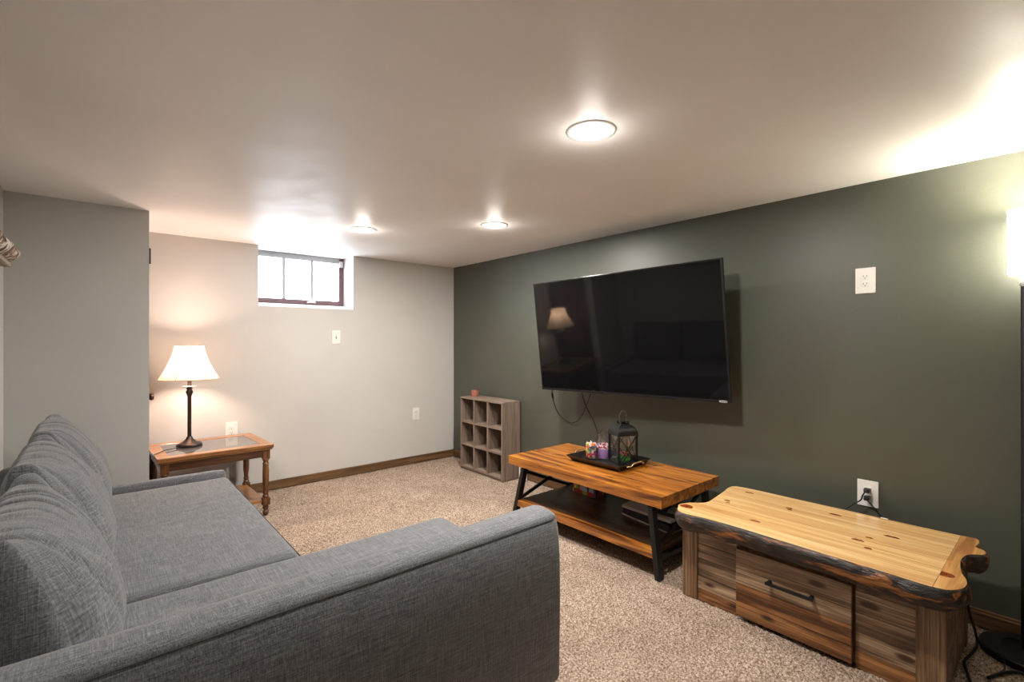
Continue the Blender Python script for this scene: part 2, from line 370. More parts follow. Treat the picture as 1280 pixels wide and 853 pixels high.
# portal for daylight through the window
pl = bpy.data.lights.new('window_portal', 'AREA'); pl.shape = 'RECTANGLE'; pl.size = .84; pl.size_y = .5
po = bpy.data.objects.new('window_portal', pl); COL.objects.link(po); po.location = ((WX0+WX1)/2, YB+.30, (ZB+ZT)/2); po.rotation_euler = (-PI/2, 0, 0)
pl.cycles.is_portal = True

# ------------------------------------------------------------------ recessed ceiling lights
M['lens'] = emit('lit_ceiling_lens', (1.0, .95, .88), 9.0)
def downlight(x, y, label, k=1.0):
    t = thing('ceiling_light', label, 'ceiling light', (x, y, ROOM_H), 0, 'recessed ceiling lights')
    obj('trim_ring', lathe(bmesh.new(), [(.076, -.003), (.099, -.0005), (.098, -.003), (.088, -.005), (.077, -.005), (.076, -.003)], 40), M['white'], t, smooth=True)
    obj('lens', lathe(bmesh.new(), [(.078, -.003), (.077, -.0055), (.05, -.008), (0, -.009)], 32), M['lens'], t, smooth=True)
    g_ = bpy.data.lights.new('downlight_spill', 'POINT'); g_.energy = P_DOWN*.035; g_.color = COL_DOWN; g_.shadow_soft_size = .05
    go = bpy.data.objects.new('downlight_spill', g_); COL.objects.link(go); go.parent = t; go.location = (0, 0, -.07)
    l = bpy.data.lights.new('downlight_glow', 'AREA'); l.shape = 'DISK'; l.size = .15; l.energy = P_DOWN*k; l.color = COL_DOWN
    o = bpy.data.objects.new('downlight_glow', l); COL.objects.link(o); o.parent = t; o.location = (0, 0, -.012)
    return t
downlight(1.474, 1.234, 'large bright recessed ceiling light nearest the camera')
downlight(2.144, 2.686, 'small recessed ceiling light nearer the green wall')
downlight(1.489, 3.428, 'small recessed ceiling light in front of the basement window', .55)

# ------------------------------------------------------------------ sofa
sofa = thing('sofa', 'large grey linen chaise sofa along the left wall', 'sofa', (0, 0, 0))
def soft_box(x0, x1, y0, y1, z0, z1, r, nxy=(30, 30), fn=None):
    bm = Box(x0, x1, y0, y1, z0, z1)
    bmesh.ops.subdivide_edges(bm, edges=bm.edges[:], cuts=nxy[0], use_grid_fill=True)
    c = [(x0+x1)/2, (y0+y1)/2, (z0+z1)/2]; hs = [(x1-x0)/2, (y1-y0)/2, (z1-z0)/2]
    for v in bm.verts:
        q = [v.co[i]-c[i] for i in range(3)]; inn = [max(-(hs[i]-r), min(hs[i]-r, q[i])) for i in range(3)]
        dv = Vector([q[i]-inn[i] for i in range(3)])
        if dv.length > 1e-6:
            m_ = max(abs(dv.x), abs(dv.y), abs(dv.z)); dv = dv.normalized()*m_
        v.co = Vector([c[i]+inn[i]+dv[i] for i in range(3)])
        if fn: v.co = fn(v.co)
    return bm
def crease(p, x0, y0, dx, dy, ln, wd, dep):
    d = Vector((dx, dy)).normalized(); q = Vector((p.x-x0, p.y-y0)); a = q.dot(d); b = q.dot(Vector((-d.y, d.x)))
    return dep*math.exp(-(a/ln)**2)*math.exp(-(b/wd)**2)
def seat_fn(p):
    z = p.z
    if p.z > .30:
        z += .006*noise.noise(Vector((p.x*3, p.y*3, 0)))+.0015*noise.noise(Vector((p.x*14, p.y*9, 4)))
        z -= crease(p, .42, 2.98, 1, .25, .13, .012, .007); z += crease(p, .40, 2.955, 1, .25, .15, .014, .006)
        z -= crease(p, .30, 2.75, 1, .2, .10, .012, .004); z -= crease(p, .25, 2.5, .3, 1, .08, .012, .003)
    return Vector((p.x, p.y, z))
def chaise_fn(p):
    z = p.z
    if p.z > .30:
        z += .005*noise.noise(Vector((p.x*3, p.y*3, 7)))
        z -= .010*math.exp(-((p.x-.22)**2+(p.y-1.88)**2)/.0022)+.006*math.exp(-((p.x-.34)**2+(p.y-1.80)**2)/.0015)
        z -= crease(p, .7, 1.8, 1, .1, .12, .012, .003)
    return Vector((p.x, p.y, z))
obj('seat', soft_box(-.285, .625, 2.055, 3.505, .20, .44, .035, (60, 60), seat_fn), M['linen'], sofa, smooth=True)
obj('chaise_seat', soft_box(-.285, 1.30, 1.405, 2.045, .20, .44, .05, (60, 60), chaise_fn), M['linen'], sofa, smooth=True)
obj('seat_base', Box(-.14, .60, 2.05, 3.50, .03, .205, .01), M['linen'], sofa)
obj('chaise_base', Box(-.14, 1.28, 1.40, 2.045, .03, .205, .01), M['linen'], sofa)
obj('back_frame', soft_box(-.388, -.288, 1.26, 3.57, .03, .66, .035, (16, 16)), M['linen'], sofa, smooth=True)
# near armrest: crowned top with a seam on each side
def arm_mesh(x0, x1, y0, y1, zb, zt, crown, n=40):
    bm = bmesh.new(); prof = []
    ym = (y0+y1)/2; hw = (y1-y0)/2
    prof = [(-hw+.006, zb), (-hw-.004, zb+.02), (-hw-.010, (zb+zt)/2), (-hw-.009, zt-.20), (-hw-.006, zt-.14), (-hw-.001, zt-.09), (-hw+.005, zt-.06), (-hw+.011, zt-crown-.002), (-hw+.0125, zt-crown), (-hw+.0125, zt-crown+.002)]
    for k in range(1, 12):
        a = PI-PI*k/12; prof.append(((hw-.012)*math.cos(a), zt-crown+.003+(crown-.003)*math.sin(a)**.8))
    prof += [(hw-.0125, zt-crown+.002), (hw-.011, zt-crown-.002), (hw-.004, zt-crown-.03), (hw, zt-crown-.012), (hw, zb+.02), (hw-.006, zb)]
    rings = []
    X = [x0+.0+(x1-x0)*i/n for i in range(n+1)]+[x1+.010, x1+.017, x1+.020]
    for i, x in enumerate(X):
        k = 0 if i <= n else (i-n)
        s = [1, .985, .95, .90][k]; ring = []
        for y, z in prof:
            zz = z
            if z > zt-crown-.02: zz = z+.004*noise.noise(Vector((x*2.5, y*4, 1)))
            if k: zz = zt-crown-.02+(zz-(zt-crown-.02))*s if zz > zt-crown-.02 else zz
            ring.append(bm.verts.new((x, ym+y*(1-(1-s)*.35), zz)))
        rings.append(ring)
    for A, B in zip(rings, rings[1:]):
        for k in range(len(A)-1): bm.faces.new((A[k], B[k], B[k+1], A[k+1]))
        bm.faces.new((A[-1], B[-1], B[0], A[0]))
    bm.faces.new(rings[0][::-1]); bm.faces.new(rings[-1])
    bmesh.ops.recalc_face_normals(bm, faces=bm.faces[:]); return bm
AZ, AY0, AY1 = .662, 1.245, 1.405
obj('armrest', arm_mesh(-.388, 1.282, AY0, AY1, .03, AZ, .028), M['linen'], sofa, smooth=True)
bm = bmesh.new()
tube(bm, [(-.36+i*.0821, AY0+.0115, AZ-.0275+.003*noise.noise(Vector((i*.4, 0, 0)))) for i in range(21)], .0016, 6, 4)
obj('arm_seam', bm, M['piping'], sofa, smooth=True)
obj('armrest', soft_box(-.285, .615, 3.512, 3.578, .03, .476, .022, (14, 14)), M['linen'], sofa, smooth=True)
sx = [(.634, y, .405) for y in (2.06, 2.5, 3.0, 3.49)]
obj('seat_piping', tube(bmesh.new(), sx, .0025, 6, 4), M['piping'], sofa, smooth=True)
for x in (-.30, .52): obj('foot', Box(x, x+.05, 3.44, 3.49, -.004, .032), M['black_plastic'], sofa)
for x in (-.30, 1.18): obj('foot', Box(x, x+.05, 1.28, 1.33, -.004, .032), M['black_plastic'], sofa)

def cushion(y0, y1, label, lean, seed, topz, peak=0):
    bm = bmesh.new(); nu, nv = 110, 72; rings = []
    Lh = (y1-y0)/2; ym = (y0+y1)/2
    # cross-section in X-Z: front bulging, top narrow, back straight
    def sect(t, u):
        # t in 0..1 around, u in -1..1 along Y ; returns x,z
        end = abs(u)
        e = 1-max(0, (end-.30)/.70)**2.4*.62      # thickness falls towards the ends
        a = 2*PI*t+PI
        ca, sa = math.cos(a), math.sin(a)
        pw = lambda v, p: math.copysign(abs(v)**p, v)
        H = (topz-.44)/2; zc = .44+(topz-.44)/2
        z = zc+H*pw(sa, .62)
        f = (z-.44)/(topz-.44)
        th = (.150-.062*f)
        thf = th*e
        x = pw(ca, .70)*(thf if ca > 0 else th*(.6+.4*e))
        xc = -.078-.105*f+lean*f
        bulge = .034*math.sin(PI*min(1, max(0, f)))*e
        return xc+x+bulge*(1 if ca > 0 else 0), z, f
    for i in range(nu+1):
        u = -1+2*i/nu; ring = []
        for j in range(nv):
            x, z, f = sect(j/nv, u)
            y = ym+u*Lh
            top = max(0, min(1, (f-.35)/.65))
            # creases run over the top, fan down the front, and fade
            s = 0
            for (yc, sl, dp, wd, f0) in CR[seed]:
                yy = yc+sl*(1-f)+.03*(x+.1)
                s += dp*math.exp(-((u-yy)/wd)**2)*max(0, min(1, (f-f0)/.35))
            n_ = noise.noise(Vector((x*5, y*6, z*5+seed*3)))*.012+noise.noise(Vector((x*9, y*26+z*12, z*5+seed)))*.004*top
            c = Vector((-.11, y, .62)); d = Vector((x, y, z))-c; d.y = 0
            if d.length > 1e-5: d.normalize()
            p = Vector((x, y, z))+d*(n_-s)
            p.y += (.010 if u > 0 else -.010)*0 - (u*abs(u)**6)*.012*(1-f)*0
            if abs(u) > .86:  # pinched corners at the top
                k = (abs(u)-.86)/.14
                p.z += .014*k*top*(1 if d.z > .3 else 0)
            p.z = max(p.z, .447)
            ring.append(bm.verts.new(p))
        rings.append(ring)
    for A, B in zip(rings, rings[1:]):
        for k in range(nv): bm.faces.new((A[k], A[(k+1) % nv], B[(k+1) % nv], B[k]))
    for ring, sgn in ((rings[0], -1), (rings[-1], 1)):
        cen = Vector((0, 0, 0))
        for v in ring: cen += v.co
        cen /= nv; prev = ring
        for s_, oy in ((.95, .006), (.7, .012), (.35, .014)):
            cur = [bm.verts.new(Vector((cen.x+(v.co.x-cen.x)*s_, v.co.y+sgn*oy, max(.447, cen.z+(v.co.z-cen.z)*s_)))) for v in ring]
            for k in range(nv): bm.faces.new((prev[k], prev[(k+1) % nv], cur[(k+1) % nv], cur[k]))
            prev = cur
        bm.faces.new(prev)
    bmesh.ops.recalc_face_normals(bm, faces=bm.faces[:])
    uvl = bm.loops.layers.uv.new('thread'); bm.verts.index_update()
    for f_ in bm.faces:
        ids = [l_.vert.index for l_ in f_.loops]
        if max(ids) >= (nu+1)*nv or len(ids) > 4:
            for l_ in f_.loops: l_[uvl].uv = (l_.vert.co.x, l_.vert.co.z)
            continue
        jj = [k_ % nv for k_ in ids]; wrap = max(jj)-min(jj) > 2
        for l_, k_, j_ in zip(f_.loops, ids, jj):
            l_[uvl].uv = ((k_//nv)*(y1-y0)/nu, (j_+(nv if wrap and j_ == 0 else 0))*1.25/nv)
    o = obj('back_cushion', bm, M['linen_uv'], None, smooth=True)
    tag(o, label, 'cushion', 'grey back cushions on the sofa'); return o
CR = {0: [(.84, -.30, .016, .030, .55), (.52, -.70, .014, .026, .60), (.40, -.80, .009, .018, .55), (.20, -.85, .012, .024, .62), (-.10, -.5, .005, .02, .6), (-.80, .5, .010, .03, .15), (-.62, .9, .007, .03, .2)],
      1: [(.85, -.25, .018, .03, .55), (.45, -.45, .009, .020, .6), (.12, -.55, .012, .022, .55), (.02, -.55, .006, .015, .6), (-.30, -.2, .004, .02, .6), (-.86, .2, .010, .03, .5)],
      2: [(.55, -.35, .006, .02, .6), (.20, -.45, .010, .022, .6), (-.12, -.35, .006, .018, .6), (-.60, -.15, .012, .03, .5), (-.86, .2, .012, .03, .45)]}
cushion(1.445, 2.115, 'grey linen back cushion nearest the camera, beside the tall armrest', .02, 0, .875)
cushion(2.165, 2.805, 'middle grey linen back cushion on the sofa', .01, 1, .89)
cushion(2.855, 3.480, 'farthest grey linen back cushion, beside the closet wall', .01, 2, .90)

# ------------------------------------------------------------------ end table and lamp
et = thing('end_table', 'oak end table with glass inset and turned legs in the corner behind the sofa', 'table', (.625, 4.175, 0), math.radians(2.5))
TW, TD, TZ = .355, .305, .53
bm = bmesh.new()
fw_ = .075
for a in ((-TW, TW, -TD, -TD+fw_), (-TW, TW, TD-fw_, TD)):
    obj('top_rail', Box(a[0], a[1], a[2], a[3], TZ-.028, TZ, .006, 3), M['oak'], et)
for a in ((-TW, -TW+fw_), (TW-fw_, TW)):
    obj('top_rail', Box(a[0]+.001, a[1], -TD+fw_, TD-fw_, TZ-.028, TZ-.0005, .004), M['oak'], et)
bm = Box(-TW+.008, TW-.008, -TD+.008, -TD+.03, TZ-.04, TZ-.026, .004); box(bm, -TW+.008, TW-.008, TD-.03, TD-.008, TZ-.04, TZ-.026, .004)
box(bm, -TW+.008, -TW+.03, -TD+.008, TD-.008, TZ-.04, TZ-.026, .004); box(bm, TW-.03, TW-.008, -TD+.008, TD-.008, TZ-.04, TZ-.026, .004)
obj('edge_moulding', bm, M['oak'], et)
obj('glass_top', Box(-TW+fw_-.006, TW-fw_+.006, -TD+fw_-.006, TD-fw_+.006, TZ-.012, TZ-.004), M['table_glass'], et)
LX, LY = TW-.045, TD-.045
for s in (-1, 1):
    obj('apron', Box(-LX+.02, LX-.02, s*(LY+.008)-.009, s*(LY+.008)+.009, TZ-.095, TZ-.028, .002), M['oak_apron'], et)
    obj('apron', Box(s*(LX+.008)-.009, s*(LX+.008)+.009, -LY+.02, LY-.02, TZ-.095, TZ-.028, .002), M['oak_apron'], et)
for sx_ in (-1, 1):
    for sy_ in (-1, 1):
        bm = Box(sx_*LX-.024, sx_*LX+.024, sy_*LY-.024, sy_*LY+.024, TZ-.11, TZ-.028, .002)
        box(bm, sx_*LX-.025, sx_*LX+.025, sy_*LY-.025, sy_*LY+.025, .075, .13, .003)
        lathe(bm, [(0, 0), (.013, 0), (.017, .012), (.022, .028), (.014, .042), (.021, .055), (.021, .066), (.015, .078)], 20, (sx_*LX, sy_*LY, -.004))
        lathe(bm, [(.016, .125), (.023, .140), (.016, .155), (.021, .165), (.018, .175), (.016, .19), (.022, .24), (.0225, .33), (.019, .375), (.024, .382), (.018, .392), (.017, .402), (.024, .412), (.018, .425)], 20, (sx_*LX, sy_*LY, 0), flute=(.18, .37))
        obj('leg', bm, M['oak_dark'], et, angle=35)
obj('lower_shelf', Box(-LX, LX, -LY-.005, LY+.005, .095, .115, .004), M['oak'], et)

lamp = thing('table_lamp', 'lit bronze table lamp with cream bell shade on the end table', 'lamp', (.505, 4.235, TZ-.0005))
obj('lamp_base', lathe(bmesh.new(), [(0, 0), (.080, 0), (.082, .006), (.080, .014), (.070, .020), (.045, .032), (.025, .048), (.018, .062), (.015, .068), (0, .07)], 40), M['bronze'], lamp, angle=45)
obj('lamp_stem', lathe(bmesh.new(), [(.0125, .06), (.0125, .36), (.016, .372), (.024, .395), (.016, .412), (.021, .420), (.014, .43), (.012, .50), (.010, .62)], 24), M['bronze'], lamp, angle=45)
obj('drip_dish', lathe(bmesh.new(), [(.012, .432), (.044, .436), (.045, .4385), (.012, .440)], 32), M['silver'], lamp, smooth=True)
SH0, SH1 = .49, .735
bm = bmesh.new(); nr = 14; segs = 48; rings = []
for i_ in range(nr+1):
    f = i_/nr; r = .092+(.192-.092)*(1-f)**1.55; ring = []
    for k in range(segs):
        a = 2*PI*k/segs; rr = r*(1-.018*(1-abs(math.cos(3*a)))*(0) )
        # slight panel flattening between six ribs
        ph = (a/(2*PI)*6) % 1; flat = math.cos(PI/6)/math.cos((ph-.5)*PI/3); rr = r*(.55+.45*flat)
        ring.append(bm.verts.new((rr*math.cos(a), rr*math.sin(a), SH0+(SH1-SH0)*f)))
    rings.append(ring)
for A, B in zip(rings, rings[1:]):
    for k in range(segs): bm.faces.new((A[k], A[(k+1) % segs], B[(k+1) % segs], B[k]))
sh = obj('lamp_shade', bm, M['shade'], lamp, smooth=True)
for k in range(6):
    a = 2*PI*k/6; pts = [((.092+.1*(1-f/8)**1.55+.001)*math.cos(a), (.092+.1*(1-f/8)**1.55+.001)*math.sin(a), SH0+(SH1-SH0)*f/8) for f in range(9)]
    obj('shade_rib', tube(bmesh.new(), pts, .0016, 6, 2), M['shade_trim'], sh, smooth=True)
for r_, z_ in ((.191, SH0), (.091, SH1)):
    obj('shade_rim', tube(bmesh.new(), [(r_*math.cos(2*PI*k/36), r_*math.sin(2*PI*k/36), z_) for k in range(37)], .0022, 6, 0), M['shade_trim'], sh, smooth=True)
for x in lamp.children: pass
lamp_rot = math.radians(-2)
lamp.rotation_euler = (0, 0, lamp_rot)
obj('bulb', sphere(bmesh.new(), (0, 0, .645), .022, (1, 1, 1.15)), emit('warm_bulb', (1, .72, .5), 12), lamp, smooth=True)
pl = bpy.data.lights.new('bulb_light', 'POINT'); pl.energy = P_TABLE; pl.color = COL_TABLE; pl.shadow_soft_size = .035
po = bpy.data.objects.new('bulb_light', pl); COL.objects.link(po); po.parent = lamp; po.location = (0, 0, .645)
# keep the bulb globe from swallowing its own lamp: light sits just around it
pl.shadow_soft_size = .05
c_ = obj('power_cord', tube(bmesh.new(), [(.428, 4.175, .536), (.385, 4.144, .535), (.345, 4.118, .536), (.306, 4.06, .534), (.268, 4.0, .534), (.256, 3.99, .50), (.255, 4.0, .30), (.258, 4.1, .05), (.262, 4.3, .02)], .003, 6), M['cord'], None, smooth=True)
adopt(c_, lamp)

# ------------------------------------------------------------------ wall outlets and switch
def plate(name, label, cat, loc, rotz, kind, w_=.086, h_=.132, group=None):
    t = thing(name, label, cat, loc, rotz, group)   # local: x across, -y out of wall, z up
    obj('cover_plate', Box(-w_/2, w_/2, -.007, 0, -h_/2, h_/2, .003, 2), M['white_plastic'], t)
    if kind == 'outlet':
        for s in (-1, 1):
            r = obj('receptacle', Box(-.017, .017, -.0095, -.005, s*.0195-.0145, s*.0195+.0145, .0022), M['white_plastic'], t)
            bm = bmesh.new()
            box(bm, -.0085, -.006, -.0101, -.008, s*.0195-.001, s*.0195+.008); box(bm, .006, .0085, -.0101, -.008, s*.0195, s*.0195+.007)
            lathe(bm, [(0, 0), (.0027, 0), (.0027, .001), (0, .001)], 10, M=Matrix.Translation((0, -.0091, s*.0195-.007)) @ Matrix.Rotation(PI/2, 4, 'X'))
            obj('slot', bm, M['slot'], r)
        obj('screw', lathe(bmesh.new(), [(0, 0), (.003, 0), (.003, .001), (0, .0015)], 10, M=Matrix.Translation((0, -.007, 0)) @ Matrix.Rotation(PI/2, 4, 'X')), M['white'], t)
    else:
        obj('toggle_slot', Box(-.006, .006, -.0078, -.005, -.013, .013), M['slot'], t)
        bm = bmesh.new(); bar(bm, (0, -.006, -.002), (0, -.022, .009), .010, .008, (1, 0, 0), .001); obj('toggle', bm, M['white_plastic'], t)
        for s in (-1, 1): obj('screw', lathe(bmesh.new(), [(0, 0), (.003, 0), (.003, .001), (0, .0015)], 10, M=Matrix.Translation((0, -.007, s*.03)) @ Matrix.Rotation(PI/2, 4, 'X')), M['silver'], t)
    return t
GW = -PI/2   # faces -X: local -y -> world -x
plate('wall_outlet', 'white outlet high on the green wall near the floor lamp', 'outlet', (XR, .70, 1.617), GW, 'outlet', .088, .134)
plate('wall_outlet', 'white outlet low on the green wall with two black plugs', 'outlet', (XR, .689, .503), GW, 'outlet', .092, .136)
plate('light_switch', 'white toggle light switch under the basement window', 'switch', (1.711, YB, 1.337), 0, 'switch', .080, .130)
plate('wall_outlet', 'white outlet on the pale wall near the green corner', 'outlet', (2.565, YB, .522), 0, 'outlet', .080, .130)
plate('wall_outlet', 'white outlet on the pale wall behind the end table', 'outlet', (.835, YB, .556), 0, 'outlet', .092, .134)
def plug(z, pts, label):
    t = thing('power_plug', label, 'plug', (XR-.0095, .689, z))
    bm = Box(-.030, 0, -.012, .012, -.011, .011, .004); box(bm, -.045, -.028, -.007, .007, -.009, .006, .003); obj('plug_body', bm, M['black_plastic'], t)
    obj('plug_cord', tube(bmesh.new(), [(p[0]-(XR-.0095), p[1]-.689, p[2]-z) for p in pts], .0035, 6), M['cord'], t, smooth=True)
plug(.5235, [(3.0, .689, .522), (2.995, .700, .50), (2.995, .708, .475), (2.995, .736, .449), (2.99, .78, .41), (2.98, .84, .385), (2.965, 1.0, .36), (2.955, 1.2, .30)], 'upper black plug with cord, in the low green wall outlet')
plug(.4845, [(3.0, .689, .486), (2.997, .672, .47), (2.997, .644, .44), (2.995, .609, .395), (2.99, .57, .34), (2.985, .54, .20), (2.98, .5, .03)], 'lower black plug with cord, in the low green wall outlet')
c_ = obj('cord_tag', Box(2.975, 2.99, .592, .622, .385, .412, .003), plain('white_red_tag', (.75, .62, .58), .5, var=.3), None); tag(c_, 'small white tag on the cord behind the log chest', 'tag')

# ------------------------------------------------------------------ television
SCL = 1.515/1.45
def q(p): return Vector((p[0]*SCL, p[1]*SCL, 1.3+(p[2]-1.3)*SCL))
TL, TR, BR, BL = q((2.553, 2.721, 1.744)), q((2.646, 1.274, 1.769)), q((2.739, 1.263, .943)), q((2.647, 2.710, .919))
ex = ((TR-TL)+(BR-BL)).normalized(); ez = ((TL-BL)+(TR-BR)); ez = (ez-ex*ez.dot(ex)).normalized(); ey = ez.cross(ex)   # ey points away from viewer
cen = (TL+TR+BR+BL)/4; tw = ((TR-TL).length+(BR-BL).length)/4; th_ = ((TL-BL).length+(TR-BR).length)/4
tv = thing('television', 'large black flat television tilted forward on the green wall', 'television')
tv.matrix_world = Matrix(((ex.x, ey.x, ez.x, cen.x), (ex.y, ey.y, ez.y, cen.y), (ex.z, ey.z, ez.z, cen.z), (0, 0, 0, 1)))
bz = .011
bm = Box(-tw, tw, 0, .022, th_-bz, th_, .002); box(bm, -tw, tw, 0, .022, -th_, -th_+.016, .002)
box(bm, -tw, -tw+bz, 0, .022, -th_+.01, th_-.01, .002); box(bm, tw-bz, tw, 0, .022, -th_+.01, th_-.01, .002)
M['tv_bezel'] = plain('black_tv_bezel', (.008, .008, .009), .25)
obj('bezel', bm, M['tv_bezel'], tv)
obj('screen', Box(-tw+bz-.002, tw-bz+.002, .003, .012, -th_+.014, th_-bz+.002), M['screen'], tv)
bm = Box(-tw+.004, tw-.004, .012, .032, -th_+.004, th_-.004, .004); box(bm, -tw*.72, tw*.72, .03, .065, -th_*.92, th_*.45, .015)
obj('back_shell', bm, M['black_plastic'], tv)
tc_ = bpy.data.curves.new('brand_lettering', 'FONT'); tc_.body = 'VIZIO'; tc_.size = .019; tc_.align_x = 'CENTER'; tc_.extrude = .0006; tc_.offset = .0003
to = bpy.data.objects.new('tmp_text', tc_); COL.objects.link(to); bpy.context.view_layer.update()
tme = bpy.data.meshes.new_from_object(to.evaluated_get(bpy.context.evaluated_depsgraph_get())); bpy.data.objects.remove(to)
tme.materials.clear(); tme.materials.append(plain('silver_lettering', (.8, .8, .8), .3, .3)); tme.name = 'brand_lettering'
lo = bpy.data.objects.new('brand_lettering', tme); COL.objects.link(lo); lo.parent = tv
lo.location = (tw-.045, -.0008, -th_+.001); lo.rotation_euler = (PI/2, 0, 0)
# wall mount
mt = thing('tv_bracket', 'black metal bracket holding the television off the green wall', 'bracket')
bk = cen+ey*.078
obj('wall_plate', Box(XR-.02, XR, bk.y-.12, bk.y+.12, 1.15, 1.55, .003), M['black_metal'], mt)
for z in (1.25, 1.45):
    bm = bmesh.new(); bar(bm, (XR-.015, bk.y, z), (bk.x+.012, bk.y-.0, z), .03, .04); obj('arm', bm, M['black_metal'], mt)
bm = bmesh.new(); 
for s in (-.16, .16): 
    p0 = bk+ex*s-ez*.2; p1 = bk+ex*s+ez*.2; bar(bm, p0, p1, .03, .012, ey)
bar(bm, bk-ex*.18, bk+ex*.18, .02, .05, ez); obj('mount_bracket', bm, M['black_metal'], mt)
# hanging cables
c_ = obj('tv_cable', tube(bmesh.new(), [(2.83, 2.74, .96), (2.815, 2.765, .90), (2.85, 2.801, .847), (2.92, 2.85, .776), (3.0, 2.889, .692), (3.03, 2.847, .631), (3.03, 2.756, .609), (3.0, 2.656, .642), (2.97, 2.573, .709), (2.94, 2.513, .787), (2.91, 2.445, .885), (2.89, 2.42, .97)], .0038, 8), M['cord'], None, smooth=True)
tag(c_, 'black cable hanging in a loop under the television', 'cable')
bm = bmesh.new(); tube(bm, [(2.838, 2.79, .868), (2.85, 2.800, .847), (2.868, 2.812, .824)], .0095, 10, 4)
o = obj('adapter', bm, M['black_plastic'], c_, smooth=True)
c_ = obj('tv_cable', tube(bmesh.new(), [(2.89, 2.50, .97), (2.905, 2.523, .888), (2.95, 2.539, .809), (3.0, 2.543, .736), (3.02, 2.512, .674), (3.03, 2.49, .607), (3.03, 2.463, .537), (3.03, 2.457, .4), (3.03, 2.45, .18)], .0042, 8), M['cord'], None, smooth=True)
tag(c_, 'straight black cable running down from the television behind the coffee table', 'cable')

# ------------------------------------------------------------------ cube shelf
cs = thing('cube_shelf', 'grey-brown nine-cube wooden shelf against the green wall', 'shelf', (0, 0, 0))
sx0, sx1, sy0, sy1, sz = 2.815, 3.035, 3.41, 4.085, .715; T = .016
obj('side_panel', Box(sx0, sx1, sy0, sy0+T, 0, sz, .001), M['grey_oak'], cs); obj('side_panel', Box(sx0, sx1, sy1-T, sy1, 0, sz, .001), M['grey_oak'], cs)
obj('top_panel', Box(sx0-.001, sx1, sy0, sy1, sz, sz+T, .001), M['grey_oak_y'], cs)
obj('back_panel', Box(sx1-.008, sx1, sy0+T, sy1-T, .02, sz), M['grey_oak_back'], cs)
cw = (sy1-sy0-T)/3; ch = (sz-.03)/3
for k in range(3): obj('shelf_board', Box(sx0+.002, sx1-.008, sy0+T, sy1-T, .03-T+k*ch+(0), .03+k*ch, .0008), M['grey_oak_y'], cs)
for k in (1, 2): obj('divider', Box(sx0+.001, sx1-.008, sy0+k*cw, sy0+k*cw+T, .03, sz, .0008), M['grey_oak'], cs)
obj('kick_board', Box(sx0+.01, sx0+.022, sy0+T, sy1-T, 0, .016), M['grey_oak_y'], cs)
t = thing('candle_tin', 'small copper-pink candle tin on top of the cube shelf', 'candle', (2.93, 3.99, sz+T))
obj('tin', lathe(bmesh.new(), [(0, 0), (.037, 0), (.039, .003), (.039, .062), (.037, .064)], 32), M['copper'], t, angle=40)
obj('lid', lathe(bmesh.new(), [(.039, .062), (.040, .064), (.040, .069), (.038, .071), (0, .0715)], 32), plain('pink_metal_lid', (.50, .30, .24), .25, .8), t, angle=40)
# white surge strip behind the coffee table leg
t = thing('power_strip', 'white power strip standing on the floor beside the cube shelf', 'power strip', (3.0, 3.33, 0), math.radians(-90))
obj('strip_body', Box(-.035, .035, -.022, .022, 0, .20, .005), M['white_plastic'], t)
for k in range(5):
    obj('socket', Box(-.016, .016, -.0235, -.02, .02+k*.034, .046+k*.034, .001), plain('grey_socket', (.25, .25, .25), .5) if k == 0 else bpy.data.materials['grey_socket'], t)

# ------------------------------------------------------------------ coffee table
ct = thing('coffee_table', 'amber-stained pine coffee table with black metal legs and lower shelf', 'table')
cx0, cx1, cy0, cy1, cz = 2.283, 2.925, 1.425, 2.695, .46; th = .062
npl = 7; pw_ = (cx1-cx0)/npl
for k in range(npl):
    obj('plank', Box(cx0+k*pw_+.0002, cx0+(k+1)*pw_-.0002, cy0+.001, cy1-.001, cz-th, cz-random.random()*.0006, .0012), M['orange_wood'], ct)
for y in (1.475, 2.645): obj('batten', Box(cx0+.03, cx1-.03, y-.02, y+.02, cz-th-.012, cz-th+.001), M['black_metal'], ct)
Lf = [((2.315, 1.507), (2.318, 1.462)), ((2.893, 1.507), (2.893, 1.462)), ((2.315, 2.552), (2.318, 2.665)), ((2.893, 2.552), (2.893, 2.665))]
for (a, b_) in Lf:
    bm = bmesh.new(); bar(bm, (b_[0], b_[1], -.006), (a[0], a[1], cz-th-.01), .044, .030, (0, 1, 0), .002); obj('leg', bm, M['black_metal'], ct)
for y_t, y_b in ((1.507, 1.462), (2.552, 2.665)):
    g = lambda z: y_b+(y_t-y_b)*z/.39
    bm = bmesh.new(); bar(bm, (2.32, g(.365), .365), (2.89, g(.135), .135), .022, .012, (0, 1, 0)); obj('cross_brace', bm, M['black_metal'], ct)
    bm = bmesh.new(); bar(bm, (2.32, g(.135)+.012, .135), (2.89, g(.365)+.012, .365), .022, .012, (0, 1, 0)); obj('cross_brace', bm, M['black_metal'], ct)
    bm = bmesh.new(); bar(bm, (2.32, g(.10), .100), (2.89, g(.10), .100), .02, .02, (0, 1, 0)); obj('shelf_bearer', bm, M['black_metal'], ct)
sx0_, sx1_, s0, s1, szt = 2.298, 2.91, 1.492, 2.615, .150
for k in range(5):
    w5 = (sx1_-sx0_-.05)/5
    obj('shelf_plank', Box(sx0_+.05+k*w5+.0002, sx0_+.05+(k+1)*w5-.0002, s0, s1, szt-.035, szt-.002, .001), M['shelf_dark'], ct)
obj('shelf_rail', Box(sx0_, sx0_+.05, s0, s1, szt-.045, szt, .002), M['orange_wood'], ct)
